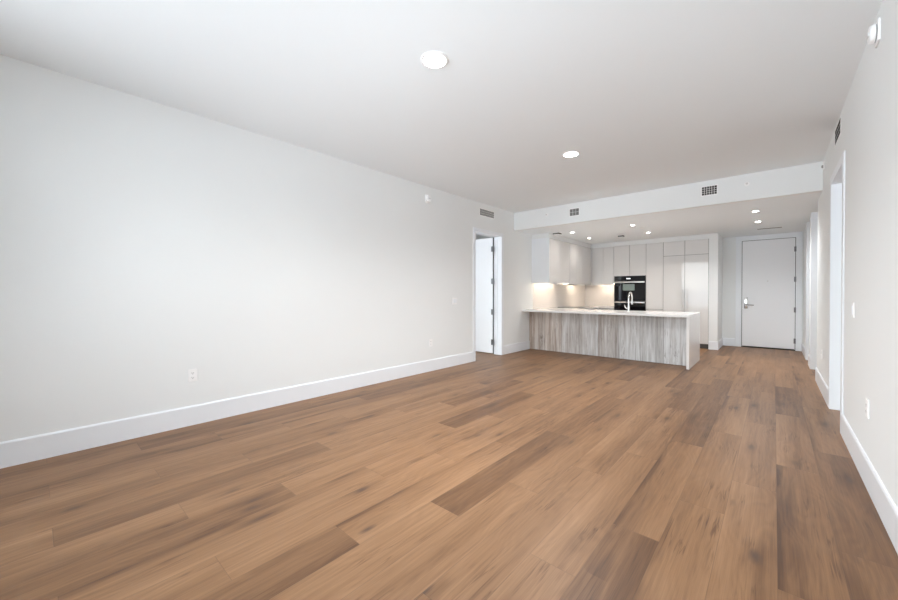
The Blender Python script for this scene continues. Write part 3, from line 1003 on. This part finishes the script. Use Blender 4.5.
def grille(name, loc, rotz, w, h, nv, nh, label, group, back='duct'):
    """wall grille in its own frame: width along local x, facing local -y"""
    t = thing(name, label, 'vent', loc, group=group, rot=(0, 0, rotz))
    f = 0.014
    bm = bmesh.new()
    bx(bm, -w / 2 - f, w / 2 + f, -0.004, 0, h / 2, h / 2 + f); bx(bm, -w / 2 - f, w / 2 + f, -0.004, 0, -h / 2 - f, -h / 2)
    bx(bm, -w / 2 - f, -w / 2, -0.004, 0, -h / 2, h / 2); bx(bm, w / 2, w / 2 + f, -0.004, 0, -h / 2, h / 2)
    obj('frame', bm, M['plastic'], t)
    box_obj('backing', M[back], -w / 2, w / 2, -0.0015, -0.0002, -h / 2, h / 2, parent=t)
    bm = bmesh.new()
    for i in range(1, nv):
        x = -w / 2 + w * i / nv
        bx(bm, x - 0.0022, x + 0.0022, -0.0026, -0.0017, -h / 2, h / 2)
    for i in range(1, nh):
        z = -h / 2 + h * i / nh
        bx(bm, -w / 2, w / 2, -0.0022, -0.0018, z - 0.002, z + 0.002)
    obj('louver', bm, M['plastic'], t)
    return t
g = 'air grilles'
grille('air_grille', (-0.742, YB, 2.803), 0, 0.185, 0.125, 6, 4, 'square-mesh air grille in the middle of the white bulkhead', g, 'dark')
grille('air_grille', (-2.83, YB, 2.783), 0, 0.175, 0.125, 3, 2, 'small grey air grille at the bulkhead end by the open door', g)
grille('air_grille', (XL, 5.786, 2.785), math.pi / 2, 0.455, 0.12, 12, 3, 'wide air grille above the open door in the long wall', g)
grille('air_grille', (XR, 5.27, 2.842), -math.pi / 2, 0.44, 0.150, 1, 3, 'air grille high above the right doorway', g, 'dark')

# linear vent in the entry ceiling, slot diffusers in the kitchen ceiling
t = thing('linear_vent', 'long thin linear vent in the ceiling before the entry door', 'vent', (-0.082, 9.95, HK))
box_obj('frame', M['plastic'], -0.20, 0.20, -0.055, 0.055, -0.006, 0.0, parent=t)
box_obj('slot', M['duct'], -0.19, 0.19, -0.040, 0.040, -0.0075, -0.006, parent=t)
def slot_vent(x, y, s, label):
    t = thing('slot_vent', label, 'vent', (x, y, HK), group='square slot vents in the kitchen ceiling')
    box_obj('plate', M['ceiling'], -s / 2, s / 2, -s / 2, s / 2, -0.036, -0.026, parent=t, bevel=0.002)
    box_obj('slot_back', M['dark'], -s / 2 + 0.004, s / 2 - 0.004, -s / 2 + 0.004, s / 2 - 0.004, -0.026, 0.0, parent=t)
    return t
slot_vent(-3.62, 7.72, 0.15, 'square ceiling vent with a black slot above the near wall cabinets')
slot_vent(-2.66, 9.02, 0.12, 'square ceiling vent with a black slot before the oven tower')

# sprinklers
def sprinkler(loc, axis, label, concealed=False):
    t = thing('sprinkler', label, 'sprinkler', loc, group='fire sprinklers')
    a = Vector(axis)
    bm = bmesh.new()
    cyl(bm, (0, 0, 0), a, 0.030, 0.006, 28)
    obj('cover_plate', bm, M['plastic'], t, smooth=True)
    if not concealed:
        bm = bmesh.new()
        cyl(bm, a * 0.006, a, 0.009, 0.028, 16)
        cyl(bm, a * 0.034, a, 0.015, 0.003, 20)
        obj('nozzle', bm, M['steel'], t, smooth=True)
    return t
sprinkler((-3.387, YB, 2.808), (0, -1, 0), 'small sprinkler head on the bulkhead near the long wall')
sprinkler((-0.30, YB, 2.814), (0, -1, 0), 'small sprinkler head on the bulkhead near the right wall')
sprinkler((-2.03, 8.23, HK), (0, 0, -1), 'flat sprinkler cover between two kitchen spotlights', concealed=True)

# outlets and switches: local x across, local -y into the room
def wall_plate(name, loc, rotz, w, h, label, cat, group, kind):
    t = thing(name, label, cat, loc, group=group, rot=(0, 0, rotz))
    bm = bmesh.new()
    bx(bm, -w / 2, w / 2, -0.008, -0.0002, -h / 2, h / 2, bevel=0.0025)
    obj('cover_plate', bm, M['plastic'], t)
    if kind == 'outlet':
        for z in (0.021, -0.021):
            bm = bmesh.new()
            bx(bm, -0.017, 0.017, -0.0098, -0.0075, z - 0.015, z + 0.015, bevel=0.0012)
            s = obj('socket', bm, M['plastic'], t)
            bm = bmesh.new()
            bx(bm, -0.0085, -0.0055, -0.0103, -0.0097, z - 0.002, z + 0.008)
            bx(bm, 0.0055, 0.0085, -0.0103, -0.0097, z - 0.002, z + 0.007)
            cyl(bm, (0, -0.0103, z - 0.008), (0, 1, 0), 0.003, 0.0006, 12)
            obj('slots', bm, M['slot'], s)
    else:
        n = 2 if w > 0.1 else 1
        for i in range(n):
            x = (i - (n - 1) / 2) * 0.046
            bm = bmesh.new()
            bx(bm, x - 0.0165, x + 0.0165, -0.0125, -0.0075, -0.033, 0.033, bevel=0.0015)
            obj('rocker', bm, M['trim'], t)
    return t
RL, RR = math.pi / 2, -math.pi / 2
g = 'wall outlets'
wall_plate('wall_outlet', (XL, 1.0, 0.472), RL, 0.075, 0.118, 'white wall outlet low on the long bare wall, away from the door', 'outlet', g, 'outlet')
wall_plate('wall_outlet', (XL, 4.235, 0.455), RL, 0.075, 0.118, 'white wall outlet below the light switch beside the open door', 'outlet', g, 'outlet')
wall_plate('wall_outlet', (XR, 3.60, 0.50), RR, 0.075, 0.118, 'white wall outlet on the right wall before the doorway', 'outlet', g, 'outlet')
wall_plate('wall_outlet', (XR, 6.69, 0.465), RR, 0.075, 0.118, 'white wall outlet on the right wall beyond the doorway', 'outlet', g, 'outlet')
g = 'light switches'
wall_plate('light_switch', (XL, 4.83, 1.12), RL, 0.118, 0.118, 'white double light switch beside the open door in the long wall', 'switch', g, 'switch')
wall_plate('light_switch', (XR, 4.21, 1.12), RR, 0.075, 0.118, 'white single light switch on the right wall before the doorway', 'switch', g, 'switch')

# alarms
def alarm(loc, rotz, label):
    t = thing('alarm_strobe', label, 'alarm', loc, group='white alarm strobes', rot=(0, 0, rotz))
    bm = bmesh.new()
    bx(bm, -0.055, 0.055, -0.012, -0.0002, -0.065, 0.065, bevel=0.004)
    obj('back_box', bm, M['plastic'], t, smooth=True)
    bm = bmesh.new()
    cyl(bm, (0, -0.018, 0.0), (0, -1, 0), 0.056, 0.024, 36, r2=0.047, bevel=0.004)
    o = bmesh.new()
    cyl(o, (0, -0.012, 0.0), (0, -1, 0), 0.050, 0.006, 36)
    obj('groove_shade', o, M['grey_plastic'], t, smooth=True)  # dark grey disc stands in for the shaded groove behind the horn
    obj('horn', bm, M['plastic'], t, smooth=True)
    bm = bmesh.new()
    bx(bm, -0.022, 0.022, -0.049, -0.0415, -0.012, 0.012, bevel=0.003)
    obj('strobe_lens', bm, M['frame_metal'], t, smooth=True)
    return t
alarm((XL, 4.17, 2.755), RL, 'round white alarm strobe high on the long wall')
alarm((XR, 3.37, 2.815), RR, 'round white alarm strobe at the top of the right wall')
t = thing('motion_sensor', 'small white sensor on the right wall beside the bulkhead', 'sensor', (XR, 6.56, 2.845), rot=(0, 0, RR))
bm = bmesh.new()
bx(bm, -0.04, 0.04, -0.012, -0.0002, -0.05, 0.05, bevel=0.004)
obj('base', bm, M['plastic'], t, smooth=True)
bm = bmesh.new()
cyl(bm, (0, -0.012, -0.005), (0, -1, 0), 0.020, 0.016, 28, r2=0.014, bevel=0.003)
obj('lens', bm, M['grey_plastic'], t, smooth=True)
